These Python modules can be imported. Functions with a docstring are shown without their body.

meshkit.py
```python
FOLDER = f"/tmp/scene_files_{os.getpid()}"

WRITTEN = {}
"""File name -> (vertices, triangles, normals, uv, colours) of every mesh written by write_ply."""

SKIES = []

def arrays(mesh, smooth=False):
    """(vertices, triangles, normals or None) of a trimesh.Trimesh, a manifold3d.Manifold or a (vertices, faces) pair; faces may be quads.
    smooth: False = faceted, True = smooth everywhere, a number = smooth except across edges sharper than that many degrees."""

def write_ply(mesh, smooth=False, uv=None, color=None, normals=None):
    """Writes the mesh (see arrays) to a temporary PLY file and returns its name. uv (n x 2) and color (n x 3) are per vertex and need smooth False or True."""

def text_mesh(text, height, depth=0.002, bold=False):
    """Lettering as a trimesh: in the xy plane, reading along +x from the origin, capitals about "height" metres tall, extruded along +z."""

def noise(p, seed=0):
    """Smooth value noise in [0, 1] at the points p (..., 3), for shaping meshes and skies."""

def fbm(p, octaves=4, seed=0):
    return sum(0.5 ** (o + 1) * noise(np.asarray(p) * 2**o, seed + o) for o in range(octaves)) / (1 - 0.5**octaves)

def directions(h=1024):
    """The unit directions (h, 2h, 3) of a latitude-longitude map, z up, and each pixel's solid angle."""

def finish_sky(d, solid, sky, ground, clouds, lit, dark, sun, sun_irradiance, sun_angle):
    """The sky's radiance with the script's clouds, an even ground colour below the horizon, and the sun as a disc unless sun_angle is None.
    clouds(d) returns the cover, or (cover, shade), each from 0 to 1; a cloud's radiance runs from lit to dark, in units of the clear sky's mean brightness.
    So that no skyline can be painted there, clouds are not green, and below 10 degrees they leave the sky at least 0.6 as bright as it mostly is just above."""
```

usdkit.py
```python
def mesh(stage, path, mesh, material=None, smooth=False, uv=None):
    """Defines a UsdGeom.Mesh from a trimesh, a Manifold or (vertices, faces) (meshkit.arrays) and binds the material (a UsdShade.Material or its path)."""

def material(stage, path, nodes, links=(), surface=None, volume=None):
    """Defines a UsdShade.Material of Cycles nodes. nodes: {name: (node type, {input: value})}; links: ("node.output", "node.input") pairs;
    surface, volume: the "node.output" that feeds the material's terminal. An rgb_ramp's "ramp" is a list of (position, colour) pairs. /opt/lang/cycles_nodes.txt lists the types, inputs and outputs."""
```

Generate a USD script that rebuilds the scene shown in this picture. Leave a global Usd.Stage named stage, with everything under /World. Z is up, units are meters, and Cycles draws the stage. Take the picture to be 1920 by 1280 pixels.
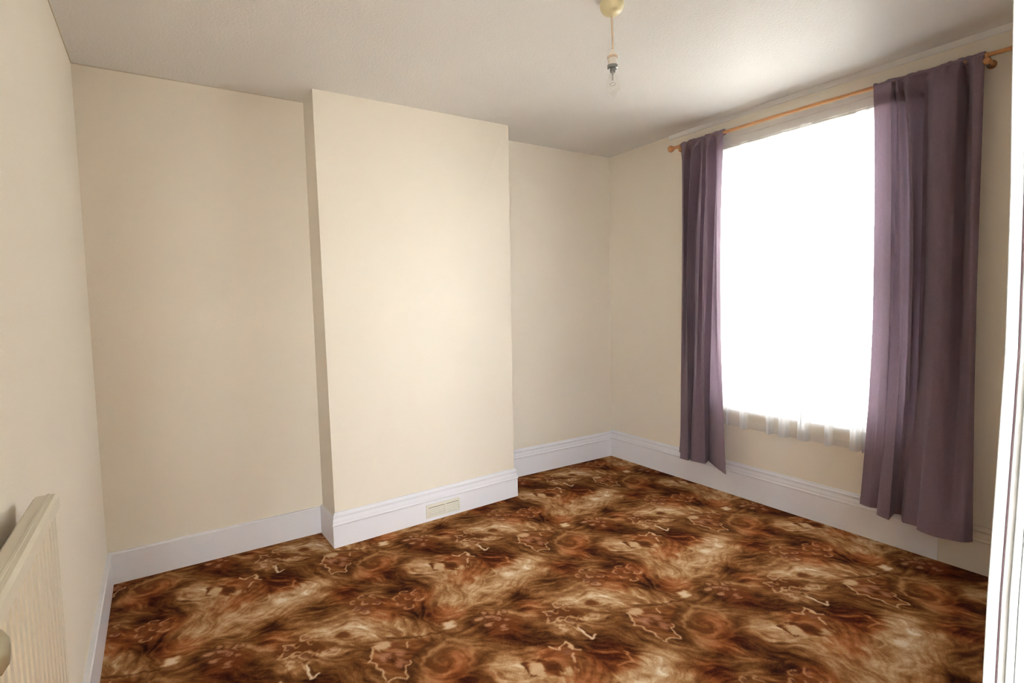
import math, random
import numpy as np, trimesh, usdkit, meshkit
from scipy.interpolate import PchipInterpolator
from scipy.ndimage import gaussian_filter, map_coordinates
from pxr import Usd, UsdGeom, UsdLux, UsdShade, Gf, Sdf, Vt

stage = Usd.Stage.CreateInMemory()
UsdGeom.SetStageUpAxis(stage, 'Z')
UsdGeom.SetStageMetersPerUnit(stage, 1.0)
WORLD = UsdGeom.Xform.Define(stage, '/World')
UsdGeom.Scope.Define(stage, '/World/Looks')
random.seed(7)
RNG = np.random.default_rng(7)

# ------------------------------------------------------------------ camera
F_PX = 1045.45
CAM = np.array([0.0781, -3.4689, 1.3816])
YAW, PITCH, ROLL = 0.6244, -0.0691, -0.0255
fwd = np.array([math.sin(YAW) * math.cos(PITCH), math.cos(YAW) * math.cos(PITCH), math.sin(PITCH)])
r0 = np.array([math.cos(YAW), -math.sin(YAW), 0.0])
u0 = np.cross(r0, fwd)
right = math.cos(ROLL) * r0 + math.sin(ROLL) * u0
up = -math.sin(ROLL) * r0 + math.cos(ROLL) * u0
cam = UsdGeom.Camera.Define(stage, '/World/Camera')
m = Gf.Matrix4d(1.0)
m.SetRow(0, Gf.Vec4d(*right, 0)); m.SetRow(1, Gf.Vec4d(*up, 0)); m.SetRow(2, Gf.Vec4d(*(-fwd), 0)); m.SetRow(3, Gf.Vec4d(*CAM, 1))
UsdGeom.Xformable(cam).AddTransformOp().Set(m)
cam.CreateHorizontalApertureAttr(36.0)
cam.CreateVerticalApertureAttr(24.0)
cam.CreateFocalLengthAttr(36.0 * F_PX / 1920.0)
cam.CreateClippingRangeAttr(Gf.Vec2f(0.05, 200.0))
cam.CreateFStopAttr(0.0)
cam.CreateExposureAttr(0.0)

# ------------------------------------------------------------------ sky: bright even overcast
SKY = 8.05
dome = UsdLux.DomeLight.Define(stage, '/World/Sky')
dome.CreateIntensityAttr(SKY)
dome.CreateColorAttr(Gf.Vec3f(0.94, 0.98, 1.0))
# hazy sun high over the gable: it lights the ground outside the window and does not shine in
sun = UsdLux.DistantLight.Define(stage, '/World/Sun')
sun.CreateIntensityAttr(36.0)
sun.CreateAngleAttr(3.0)
sun.CreateNormalizeAttr(True)
sun.CreateColorAttr(Gf.Vec3f(1.0, 0.96, 0.90))
UsdGeom.Xformable(sun).AddRotateXYZOp().Set(Gf.Vec3f(-36.0, 0.0, 0.0))

# ------------------------------------------------------------------ helpers
H = 2.6
used = {}


def numbered(parent, name):
    k = used.get((parent, name), -1) + 1
    used[(parent, name)] = k
    return name if k == 0 else f'{name}_{k:03d}'


def tag(prim, label=None, cat=None, group=None, kind=None):
    for k, v in (('label', label), ('category', cat), ('group', group), ('kind', kind)):
        if v:
            prim.SetCustomDataByKey(k, v)
    return prim


def obj(name, mesh, mat, parent=None, smooth=False):
    base = str(parent.GetPath()) if parent else '/World'
    return usdkit.mesh(stage, f'{base}/{numbered(base, name)}', mesh, mat, smooth=smooth).GetPrim()


def thing(name, label, cat, group=None, loc=(0, 0, 0)):
    x = UsdGeom.Xform.Define(stage, '/World/' + numbered('/World', name))
    x.AddTranslateOp().Set(Gf.Vec3d(*map(float, loc)))
    return tag(x.GetPrim(), label, cat, group)


def struct_group(name, label, loc=(0, 0, 0)):
    x = UsdGeom.Xform.Define(stage, '/World/' + numbered('/World', name))
    x.AddTranslateOp().Set(Gf.Vec3d(*map(float, loc)))
    return tag(x.GetPrim(), label, kind='structure')


def struct(name, mesh, mat, label, smooth=False):
    return tag(obj(name, mesh, mat, smooth=smooth), label, kind='structure')


def box(x0, y0, z0, x1, y1, z1):
    b = trimesh.creation.box([x1 - x0, y1 - y0, z1 - z0])
    b.apply_translation([(x0 + x1) / 2, (y0 + y1) / 2, (z0 + z1) / 2])
    return b


def join(ms):
    return trimesh.util.concatenate([q if isinstance(q, trimesh.Trimesh) else trimesh.Trimesh(*q, process=False) for q in ms])


def hexa(c):
    """Eight corners, bottom ring then top ring (both counter-clockwise from above), as a closed mesh."""
    f = [[0, 2, 1], [0, 3, 2], [4, 5, 6], [4, 6, 7]]
    for i in range(4):
        j = (i + 1) % 4
        f += [[i, j, j + 4], [i, j + 4, i + 4]]
    q = trimesh.Trimesh(np.array(c, float), np.array(f), process=False)
    if q.volume < 0:
        q.invert()
    return q


def grid_mesh(P):
    """P (m, n, 3) points -> open sheet."""
    a, b = P.shape[:2]
    i = np.arange(a * b).reshape(a, b)
    f = np.concatenate([np.stack([i[:-1, :-1], i[:-1, 1:], i[1:, 1:]], -1).reshape(-1, 3), np.stack([i[:-1, :-1], i[1:, 1:], i[1:, :-1]], -1).reshape(-1, 3)])
    return trimesh.Trimesh(P.reshape(-1, 3), f, process=False)


def tube(pts, r, n=12, closed=True):
    pts = np.asarray(pts, float)
    r = np.broadcast_to(np.asarray(r, float), (len(pts),))
    t = np.gradient(pts, axis=0)
    t /= np.linalg.norm(t, axis=1)[:, None]
    ref = np.array([0, 0, 1.0]) if abs(t[0][2]) < 0.9 else np.array([1.0, 0, 0])
    V = []
    for p, d, rr in zip(pts, t, r):
        a = np.cross(d, ref); a /= np.linalg.norm(a)
        b = np.cross(d, a)
        ang = np.linspace(0, 2 * np.pi, n, endpoint=False)
        V.append(p + rr * (np.cos(ang)[:, None] * a + np.sin(ang)[:, None] * b))
        ref = np.cross(a, d) if abs(np.dot(ref, d)) > 0.95 else ref
    V = np.array(V)
    k = len(pts)
    i = np.arange(k * n).reshape(k, n)
    j = np.roll(i, -1, 1)
    f = np.concatenate([np.stack([i[:-1], j[:-1], j[1:]], -1).reshape(-1, 3), np.stack([i[:-1], j[1:], i[1:]], -1).reshape(-1, 3)])
    V = V.reshape(-1, 3)
    if closed:
        c0, c1 = len(V), len(V) + 1
        V = np.vstack([V, pts[:1], pts[-1:]])
        f = np.concatenate([f, np.stack([np.full(n, c0), j[0], i[0]], -1), np.stack([np.full(n, c1), i[-1], j[-1]], -1)])
    q = trimesh.Trimesh(V, f, process=False)
    if closed and q.volume < 0:
        q.invert()
    return q


def lathe(profile, n=32, loc=(0, 0, 0), axis='z'):
    q = trimesh.creation.revolve(np.array(profile, float), sections=n)
    if q.volume < 0:
        q.invert()
    if axis == 'x':
        q.apply_transform(trimesh.transformations.rotation_matrix(np.pi / 2, [0, 1, 0]))
    if axis == 'y':
        q.apply_transform(trimesh.transformations.rotation_matrix(-np.pi / 2, [1, 0, 0]))
    q.apply_translation(loc)
    return q


def rbox(x0, y0, z0, x1, y1, z1, r=0.003):
    """Box with rounded (chamfered) edges."""
    r = min(r, (x1 - x0) / 2.2, (y1 - y0) / 2.2, (z1 - z0) / 2.2)
    P = []
    for sx, X in ((1, x0), (-1, x1)):
        for sy, Y in ((1, y0), (-1, y1)):
            for sz, Z in ((1, z0), (-1, z1)):
                P += [[X, Y + sy * r, Z + sz * r], [X + sx * r, Y, Z + sz * r], [X + sx * r, Y + sy * r, Z]]
    return trimesh.convex.convex_hull(np.array(P))


# ------------------------------------------------------------------ materials
def mat(name, color, rough=0.6, spec=0.4, bump=None, extra=None, var=0.0, var_scale=3.0):
    """Plain painted / plastic surface; var = slight tonal unevenness of the paint; bump = (scale, strength, distance)."""
    nodes = {'g': ('geometry', {}), 'p': ('principled_bsdf', {'base_color': color, 'roughness': rough, 'specular_ior_level': spec, **(extra or {})})}
    links = []
    if var:
        nodes['n'] = ('noise_texture', {'scale': var_scale, 'detail': 3.0})
        lo = tuple(c * (1 - var) for c in color)
        hi = tuple(min(1, c * (1 + var)) for c in color)
        nodes['r'] = ('rgb_ramp', {'ramp': [(0.3, lo), (0.7, hi)]})
        links += [('g.position', 'n.vector'), ('n.fac', 'r.fac'), ('r.color', 'p.base_color')]
    if bump:
        nodes['b'] = ('noise_texture', {'scale': bump[0], 'detail': 3.0, 'roughness': 0.6})
        nodes['bp'] = ('bump', {'strength': bump[1], 'distance': bump[2]})
        links += [('g.position', 'b.vector'), ('b.fac', 'bp.height'), ('bp.normal', 'p.normal')]
    return usdkit.material(stage, f'/World/Looks/{name}', nodes, links, surface='p.BSDF')


CREAM = (0.89, 0.815, 0.70)
M = {}
M['wall'] = mat('cream_emulsion', CREAM, 0.75, 0.25, bump=(140, 0.12, 0.004), var=0.012, var_scale=2.0)
M['ceiling'] = mat('stippled_ceiling', (0.90, 0.885, 0.86), 0.5, 0.4, bump=(75, 0.32, 0.006), var=0.012, var_scale=1.3)
M['skirt'] = mat('white_gloss', (0.91, 0.905, 0.95), 0.3, 0.45, bump=(60, 0.05, 0.004))
M['skirt_tan'] = mat('tan_gloss', (0.76, 0.69, 0.59), 0.35, 0.45, bump=(60, 0.05, 0.004))  # gloss in a darker cream than the main skirting
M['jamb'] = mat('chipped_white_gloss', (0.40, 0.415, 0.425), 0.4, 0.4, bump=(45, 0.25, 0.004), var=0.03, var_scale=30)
M['gap'] = mat('dark_joint', (0.10, 0.06, 0.07), 0.8, 0.2)
M['sub'] = mat('floorboards', (0.25, 0.16, 0.09), 0.7, 0.3, var=0.15, var_scale=6)
M['rad'] = mat('cream_radiator_enamel', (0.76, 0.70, 0.57), 0.35, 0.45)
M['vent'] = mat('cream_plastic', (0.84, 0.80, 0.70), 0.4, 0.4)
M['slot'] = mat('dark_slot', (0.30, 0.27, 0.20), 0.8, 0.2)
M['pine'] = mat('varnished_pine', (0.46, 0.215, 0.085), 0.4, 0.4, var=0.08, var_scale=9)
M['rose'] = mat('yellowed_plastic', (0.72, 0.63, 0.38), 0.35, 0.45)
M['white_plastic'] = mat('white_plastic', (0.74, 0.68, 0.60), 0.4, 0.45)
M['cord'] = mat('aged_flex', (0.60, 0.46, 0.33), 0.5, 0.4)
M['dark_metal'] = mat('grey_metal', (0.22, 0.22, 0.21), 0.4, 0.5, extra={'metallic': 0.5})
M['brass'] = mat('dull_brass', (0.30, 0.26, 0.165), 0.4, 0.5, extra={'metallic': 0.3})
M['filament'] = mat('glass_stem', (0.45, 0.45, 0.42), 0.3, 0.5)
M['door'] = mat('white_door_paint', (0.82, 0.81, 0.79), 0.35, 0.45)
M['outside'] = mat('pale_paving', (0.70, 0.69, 0.66), 0.8, 0.3, var=0.08, var_scale=2)
M['window'] = mat('white_window_paint', (0.82, 0.80, 0.78), 0.4, 0.45)
M['glass'] = usdkit.material(stage, '/World/Looks/window_glass', {
    'f': ('fresnel', {'IOR': 1.5}), 't': ('transparent_bsdf', {'color': (0.96, 0.97, 0.96)}), 'g': ('glossy_bsdf', {'color': (1, 1, 1), 'roughness': 0.02}),
    'x': ('mix_closure', {})}, [('f.fac', 'x.fac'), ('t.BSDF', 'x.closure1'), ('g.BSDF', 'x.closure2')], surface='x.closure')
M['bulb'] = usdkit.material(stage, '/World/Looks/bulb_glass', {
    'lw': ('layer_weight', {'blend': 0.25}), 'cv': ('map_range', {'from_min': 0.2, 'from_max': 1.0, 'to_min': 0.05, 'to_max': 0.22, 'clamp': True}),
    't': ('transparent_bsdf', {'color': (0.98, 0.975, 0.965)}), 'g': ('glossy_bsdf', {'color': (1, 1, 1), 'roughness': 0.06}),
    'x': ('mix_closure', {})}, [('lw.facing', 'cv.value'), ('cv.result', 'x.fac'), ('t.BSDF', 'x.closure1'), ('g.BSDF', 'x.closure2')], surface='x.closure')


def cloth(name, color, through, rough=0.9, weave=900.0, share=0.3):
    """Woven fabric: principled with a fine weave bump, a share of light passing through."""
    nodes = {'g': ('geometry', {}), 'mp': ('mapping', {'scale': (1, 1, 0.35)}), 'n': ('noise_texture', {'scale': weave / 6, 'detail': 4.0, 'roughness': 0.7}),
             'n2': ('noise_texture', {'scale': 4.0, 'detail': 3.0}),
             'r': ('rgb_ramp', {'ramp': [(0.25, tuple(c * 0.86 for c in color)), (0.75, tuple(c * 1.12 for c in color))]}),
             'b': ('bump', {'strength': 0.25, 'distance': 0.002}),
             'p': ('principled_bsdf', {'roughness': rough, 'specular_ior_level': 0.15, 'sheen_weight': 0.15, 'sheen_roughness': 0.5}),
             't': ('translucent_bsdf', {'color': through}), 'x': ('mix_closure', {'fac': share})}
    links = [('g.position', 'mp.vector'), ('mp.vector', 'n.vector'), ('n.fac', 'r.fac'), ('r.color', 'p.base_color'), ('n.fac', 'b.height'), ('b.normal', 'p.normal'),
             ('p.BSDF', 'x.closure1'), ('t.BSDF', 'x.closure2')]
    return usdkit.material(stage, f'/World/Looks/{name}', nodes, links, surface='x.closure')


M['curtain'] = cloth('purple_curtain_cloth', (0.195, 0.137, 0.172), (0.60, 0.44, 0.56), share=0.115)
# sheer net: open weave (clear) between white threads that scatter light both ways; denser where it is seen along the cloth
M['net'] = usdkit.material(stage, '/World/Looks/white_net', {
    'at': ('attribute', {'attribute': 'gather'}), 'lw': ('layer_weight', {'blend': 0.35}), 'mu': ('math', {'math_type': 'multiply', 'value2': 0.8}),
    'mx': ('math', {'math_type': 'maximum'}),
    't': ('transparent_bsdf', {'color': (1, 1, 1)}), 'd': ('diffuse_bsdf', {'color': (0.90, 0.89, 0.90)}), 'tr': ('translucent_bsdf', {'color': (0.90, 0.90, 0.91)}),
    'dt': ('mix_closure', {'fac': 0.45}), 'x': ('mix_closure', {})},
    [('lw.facing', 'mu.value1'), ('mu.value', 'mx.value1'), ('at.fac', 'mx.value2'), ('mx.value', 'x.fac'), ('d.BSDF', 'dt.closure1'), ('tr.BSDF', 'dt.closure2'), ('t.BSDF', 'x.closure1'), ('dt.closure', 'x.closure2')], surface='x.closure')

# ------------------------------------------------------------------ the room shell
# plan points of the wall faces at the floor (0) and at the ceiling (1); the old walls are slightly out of plumb
A0, A1 = (-0.003, 0.004), (0.003, 0.034)
B0, B1 = (1.083, -0.019), (1.088, -0.011)
C0, C1 = (1.070, -0.298), (1.073, -0.244)
D0, D1 = (2.370, -0.269), (2.386, -0.286)
E0, E1 = (2.370, 0.093), (2.386, 0.005)
F0, F1 = (3.667, 0.029), (3.639, -0.020)
L0, L1 = (-0.185, -3.345), (-0.215, -3.345)
FRONT = -3.345
_s = np.array([-0.06, 0.02, 1.118, 2.0, 2.69, 3.5])
_xt = PchipInterpolator(_s, [3.645, 3.639, 3.556, 3.522, 3.514, 3.505])


def xb(s): return 3.667 - 0.0678 * (np.asarray(s, float) + 0.029)
def xt(s): return _xt(np.clip(s, -0.06, 3.5))


def WW(s, z, off=0.0):
    """A point on the window wall: s along it from the far corner, z up, off into the room."""
    s, z, off = np.broadcast_arrays(np.asarray(s, float), np.asarray(z, float), np.asarray(off, float))
    t = np.clip(z / H, 0, 1)
    return np.stack([xb(s) * (1 - t) + xt(s) * t - off, -s, z], -1)


def prism(bottom, top, z0=-0.05, z1=H + 0.02):
    """Wall solid from matching plan outlines at the floor and at the ceiling."""
    n = len(bottom)
    V = [[*p, z0] for p in bottom] + [[*p, z1] for p in top]
    f = []
    for i in range(n):
        j = (i + 1) % n
        f += [[i, j, j + n], [i, j + n, i + n]]
    from shapely.geometry import Polygon
    _, tri = trimesh.creation.triangulate_polygon(Polygon(bottom), engine='earcut')
    vv, tri = trimesh.creation.triangulate_polygon(Polygon(bottom), engine='earcut')
    idx = [int(np.argmin(((np.array(bottom) - q) ** 2).sum(1))) for q in vv]
    for t in tri:
        a, b, c = (idx[k] for k in t)
        f += [[a, c, b], [a + n, b + n, c + n]]
    q = trimesh.Trimesh(np.array(V), np.array(f), process=False)
    if q.volume < 0:
        q.invert()
    return q


T = 0.25
struct('wall_back', prism([A0, B0, (B0[0] + 0.1, 0.0), (B0[0] + 0.1, T + 0.1), (A0[0] - T, T + 0.1), (A0[0] - T, A0[1])],
                          [A1, B1, (B1[0] + 0.1, 0.0), (B1[0] + 0.1, T + 0.1), (A1[0] - T, T + 0.1), (A1[0] - T, A1[1])]), M['wall'], 'cream painted back wall of the left alcove')
struct('wall_back', prism([(D0[0] - 0.1, 0.1), E0, F0, (F0[0] + 0.02, T + 0.1), (D0[0] - 0.1, T + 0.1)], [(D0[0] - 0.1, 0.02), E1, F1, (F0[0] + 0.02, T + 0.1), (D0[0] - 0.1, T + 0.1)]),
       M['wall'], 'cream painted back wall of the right alcove')
struct('wall_chimney_breast', prism([C0, D0, (D0[0], 0.12), (B0[0], 0.12), B0], [C1, D1, (D1[0], 0.12), (B1[0], 0.12), B1]), M['wall'], 'cream chimney breast standing forward between the two alcoves')
struct('wall_left', prism([A0, (A0[0] - T, 0.02), (L0[0] - T, -3.36), L0], [A1, (A1[0] - T, 0.02), (L1[0] - T, -3.36), L1]), M['wall'], 'cream left wall behind the radiator')

# window wall with its opening
WS0, WS1, WZ0, WZ1 = 1.085, 2.285, 0.585, 2.40
ss = np.unique(np.concatenate([np.linspace(-0.06, WS0, 9), np.linspace(WS0, WS1, 9), np.linspace(WS1, 3.46, 9)]))
zs = np.unique(np.concatenate([[-0.05, WZ0], np.linspace(WZ0, WZ1, 7), [H + 0.02]]))


def panel(s0, s1, z0, z1, d=0.28):
    a = ss[(ss >= s0 - 1e-9) & (ss <= s1 + 1e-9)]
    b = zs[(zs >= z0 - 1e-9) & (zs <= z1 + 1e-9)]
    S, Z = np.meshgrid(a, b)
    inn, out = WW(S, Z), WW(S, Z, -d)
    g1, g2 = grid_mesh(inn), grid_mesh(out)
    g2.invert()
    q = [g1, g2]
    for P, Q in ((inn[0], out[0]), (inn[-1], out[-1]), (inn[:, 0], out[:, 0]), (inn[:, -1], out[:, -1])):
        q.append(grid_mesh(np.stack([P, Q])))
    return join(q)


struct('wall_right', join([panel(-0.06, WS0, -0.05, H + 0.02), panel(WS1, 3.46, -0.05, H + 0.02), panel(WS0, WS1, -0.05, WZ0), panel(WS0, WS1, WZ1, H + 0.02)]), M['wall'],
       'cream window wall on the right')

# front wall with the doorway the camera stands in
HX0, HX1, HY0 = -3.3, 1.9, -5.8
DX0, DX1, DH = -0.13, 0.690, 2.03
xr = float(xb(3.40))
struct('wall_front', join([box(HX0 - 0.2, FRONT - 0.105, -0.05, DX0 - 0.03, FRONT, H + 0.02), box(DX1 + 0.03, FRONT - 0.105, -0.05, xr + 0.25, FRONT, H + 0.02),
                           box(DX0 - 0.03, FRONT - 0.105, DH + 0.03, DX1 + 0.03, FRONT, H + 0.02)]), M['wall'], 'cream front wall with the doorway')
# hallway behind the camera; its unseen openings are added and sized for fill light
HZ0, HZ1 = 0.10, 2.52
struct('wall_hall', join([box(HX0 - 0.2, HY0 - 0.2, -0.05, HX1 + 0.2, HY0, HZ0), box(HX0 - 0.2, HY0 - 0.2, HZ1, HX1 + 0.2, HY0, H + 0.02), box(HX0 - 0.2, HY0 - 0.2, HZ0, -3.2, HY0, HZ1),
                          box(-0.26, HY0 - 0.2, HZ0, HX1 + 0.2, HY0, HZ1), box(HX1, HY0, -0.05, HX1 + 0.2, FRONT - 0.105, H + 0.02), box(HX0 - 0.2, HY0, -0.05, HX0, FRONT - 0.05, HZ0), box(HX0 - 0.2, HY0, HZ1, HX0, FRONT - 0.05, H + 0.02), box(HX0 - 0.2, -5.1, HZ0, HX0, FRONT - 0.05, HZ1)]), M['wall'],
       'cream hallway walls behind the doorway with wide openings added to let in fill light')
struct('ceiling', box(-3.6, -6.1, H, 4.2, 0.5, H + 0.12), M['ceiling'], 'off-white stippled ceiling')
struct('floor', box(-3.6, -6.1, -0.06, 4.2, 0.5, -0.012), M['sub'], 'bare boards under the carpet and in the hallway')
struct('ground', box(-14, -16, -0.5, 18, 14, -0.4), M['outside'], 'pale paving outside the house')

# thin painted bead along the top of the window wall
sb = np.linspace(0.70, 3.34, 60)
bead = []
for o, z in ((-0.004, H - 0.030), (0.002, H - 0.030), (0.005, H - 0.026), (0.006, H - 0.012), (0.012, H - 0.003), (0.014, H + 0.01), (-0.02, H + 0.01)):
    bead.append(WW(sb, np.full_like(sb, z), o))
bead.append(bead[0])
struct('trim_1', grid_mesh(np.array(bead)), M['ceiling'], 'narrow off-white bead where the window wall meets the ceiling', smooth=30)

# thin strip of darker tan along the top of the left wall and of the left alcove
M['tan_line'] = mat('tan_strip', (0.64, 0.55, 0.44), 0.8, 0.2)
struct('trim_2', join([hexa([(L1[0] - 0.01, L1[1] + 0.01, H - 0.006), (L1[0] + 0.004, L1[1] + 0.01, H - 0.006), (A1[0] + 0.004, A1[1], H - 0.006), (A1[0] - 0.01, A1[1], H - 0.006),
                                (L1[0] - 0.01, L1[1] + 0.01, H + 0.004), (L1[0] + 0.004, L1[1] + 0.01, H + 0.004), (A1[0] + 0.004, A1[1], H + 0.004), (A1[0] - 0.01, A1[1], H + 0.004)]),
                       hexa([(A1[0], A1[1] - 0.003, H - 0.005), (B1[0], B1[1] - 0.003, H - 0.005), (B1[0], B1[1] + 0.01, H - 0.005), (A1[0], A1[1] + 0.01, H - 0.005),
                             (A1[0], A1[1] - 0.003, H + 0.004), (B1[0], B1[1] - 0.003, H + 0.004), (B1[0], B1[1] + 0.01, H + 0.004), (A1[0], A1[1] + 0.01, H + 0.004)])]), M['tan_line'], 'thin tan strip where the ceiling meets the left wall and alcove')

# ------------------------------------------------------------------ skirting boards
def board(p0, p1, prof, m0=0.0, m1=0.0):
    """prof: (offset into room, z) closed outline; p0->p1 along the wall face with the room on the right-hand side; m0/m1 lengthen each end with the offset (mitres)."""
    p0, p1 = np.array(p0, float), np.array(p1, float)
    d = (p1 - p0) / np.linalg.norm(p1 - p0)
    nrm = np.array([d[1], -d[0]])
    pr = np.array(prof, float)
    e0 = np.array([[*(p0 + nrm * o - d * o * m0), z] for o, z in pr])
    e1 = np.array([[*(p1 + nrm * o + d * o * m1), z] for o, z in pr])
    n = len(pr)
    f = []
    for i in range(n):
        j = (i + 1) % n
        f += [[i, j, j + n], [i, j + n, i + n]]
    from shapely.geometry import Polygon
    vv, tri = trimesh.creation.triangulate_polygon(Polygon(pr), engine='earcut')
    idx = [int(np.argmin(((pr - q) ** 2).sum(1))) for q in vv]
    for t in tri:
        a, b, c = (idx[k] for k in t)
        f += [[a, c, b], [a + n, b + n, c + n]]
    q = trimesh.Trimesh(np.vstack([e0, e1]), np.array(f), process=False)
    if q.volume < 0:
        q.invert()
    return q


def plain(h, t=0.02):
    return [(-0.012, -0.01), (t, -0.01), (t, h - 0.006), (t - 0.004, h), (-0.012, h)]


def moulded(h, t=0.022):
    """Victorian torus-and-fillet skirting."""
    return [(-0.012, -0.01), (t, -0.01), (t, h - 0.074), (t + 0.003, h - 0.071), (t + 0.005, h - 0.066), (t + 0.003, h - 0.061), (t - 0.001, h - 0.058), (t - 0.002, h - 0.046),
            (t - 0.006, h - 0.034), (t - 0.007, h - 0.026), (t - 0.003, h - 0.023), (t - 0.003, h - 0.016), (t - 0.010, h - 0.010), (t - 0.013, h), (-0.012, h)]


struct('baseboard_left', board((L0[0], L0[1]), A0, plain(0.158), 0, -1), M['skirt'], 'plain white skirting along the left wall')
struct('baseboard_back', board(A0, B0, plain(0.158), -1, -1), M['skirt'], 'plain white skirting in the left alcove')
struct('baseboard_chimney_return', board(B0, C0, plain(0.168), -1, 1), M['skirt'], 'short plain skirting return on the left cheek of the chimney breast')
struct('baseboard_chimney', board(C0, D0, moulded(0.197), 1, 0.75), M['skirt'], 'tall moulded white skirting on the front of the chimney breast')
struct('baseboard_chimney_end', board(D0, E0, moulded(0.197, 0.016), 1, -1), M['skirt'], 'moulded skirting return on the right cheek of the chimney breast')
struct('baseboard_alcove', board(E0, F0, moulded(0.216), -1, -1), M['skirt'], 'moulded white skirting in the right alcove')


def wpt(s): return (float(xb(s)), -s)


struct('baseboard_right', board(F0, wpt(2.47), moulded(0.230), -1, 0), M['skirt'], 'tall moulded white skirting under the window')
struct('baseboard_right', board(wpt(2.471), wpt(3.36), moulded(0.228), 0, 0), M['skirt_tan'], 'darker cream length of skirting right of the window by the doorway')

# ------------------------------------------------------------------ window
win = struct_group('window_1', 'tall white sash window behind the net curtain')


def wbox(s0, s1, z0, z1, o0, o1, r=0.004):
    """Box laid in the window wall's own frame."""
    c = [WW(s, z, o) for z in (z0, z1) for s, o in ((s0, o0), (s1, o0), (s1, o1), (s0, o1))]
    return hexa(c)


obj('window_head', join([wbox(WS0 - 0.06, WS1 + 0.06, 2.402, 2.448, 0.0, 0.018), wbox(WS0 - 0.06, WS1 + 0.06, 2.448, 2.475, 0.0, 0.026), wbox(WS0 - 0.06, WS1 + 0.06, 2.385, 2.402, -0.02, 0.010)]), M['window'], win)
fr = -0.13
for a, b in ((WS0, WS0 + 0.05), (WS1 - 0.05, WS1)):
    obj('frame_stile', wbox(a, b, WZ0, WZ1, fr - 0.08, fr + 0.03), M['window'], win)
obj('frame_rail', wbox(WS0 + 0.05, WS1 - 0.05, WZ1 - 0.05, WZ1, fr - 0.08, fr + 0.03), M['window'], win)
obj('frame_rail', wbox(WS0 + 0.05, WS1 - 0.05, WZ0, WZ0 + 0.07, fr - 0.08, fr + 0.03), M['window'], win)
obj('meeting_rail', wbox(WS0 + 0.05, WS1 - 0.05, 1.47, 1.51, fr - 0.06, fr), M['window'], win)
obj('pane', wbox(WS0 + 0.05, WS1 - 0.05, 1.51, WZ1 - 0.05, fr - 0.034, fr - 0.03), M['glass'], win)
obj('pane', wbox(WS0 + 0.05, WS1 - 0.05, WZ0 + 0.07, 1.47, fr - 0.014, fr - 0.01), M['glass'], win)
obj('sill', wbox(WS0, WS1, WZ0 - 0.001, WZ0 + 0.012, fr, -0.002), M['window'], win)

# ------------------------------------------------------------------ curtain pole
pole = thing('curtain_pole', 'slim varnished pine curtain pole above the window with ball ends', 'curtain pole')
ROD_OFF = 0.07
zr = PchipInterpolator([0.70, 0.88, 1.236, 1.737, 2.144, 2.617, 2.708, 2.80], [2.4815, 2.481, 2.4815, 2.479, 2.474, 2.468, 2.4665, 2.465])
sr = np.linspace(0.79, 2.715, 60)
obj('pole', tube(WW(sr, zr(sr), ROD_OFF), 0.0098, 14), M['pine'], pole, smooth=40)


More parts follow.
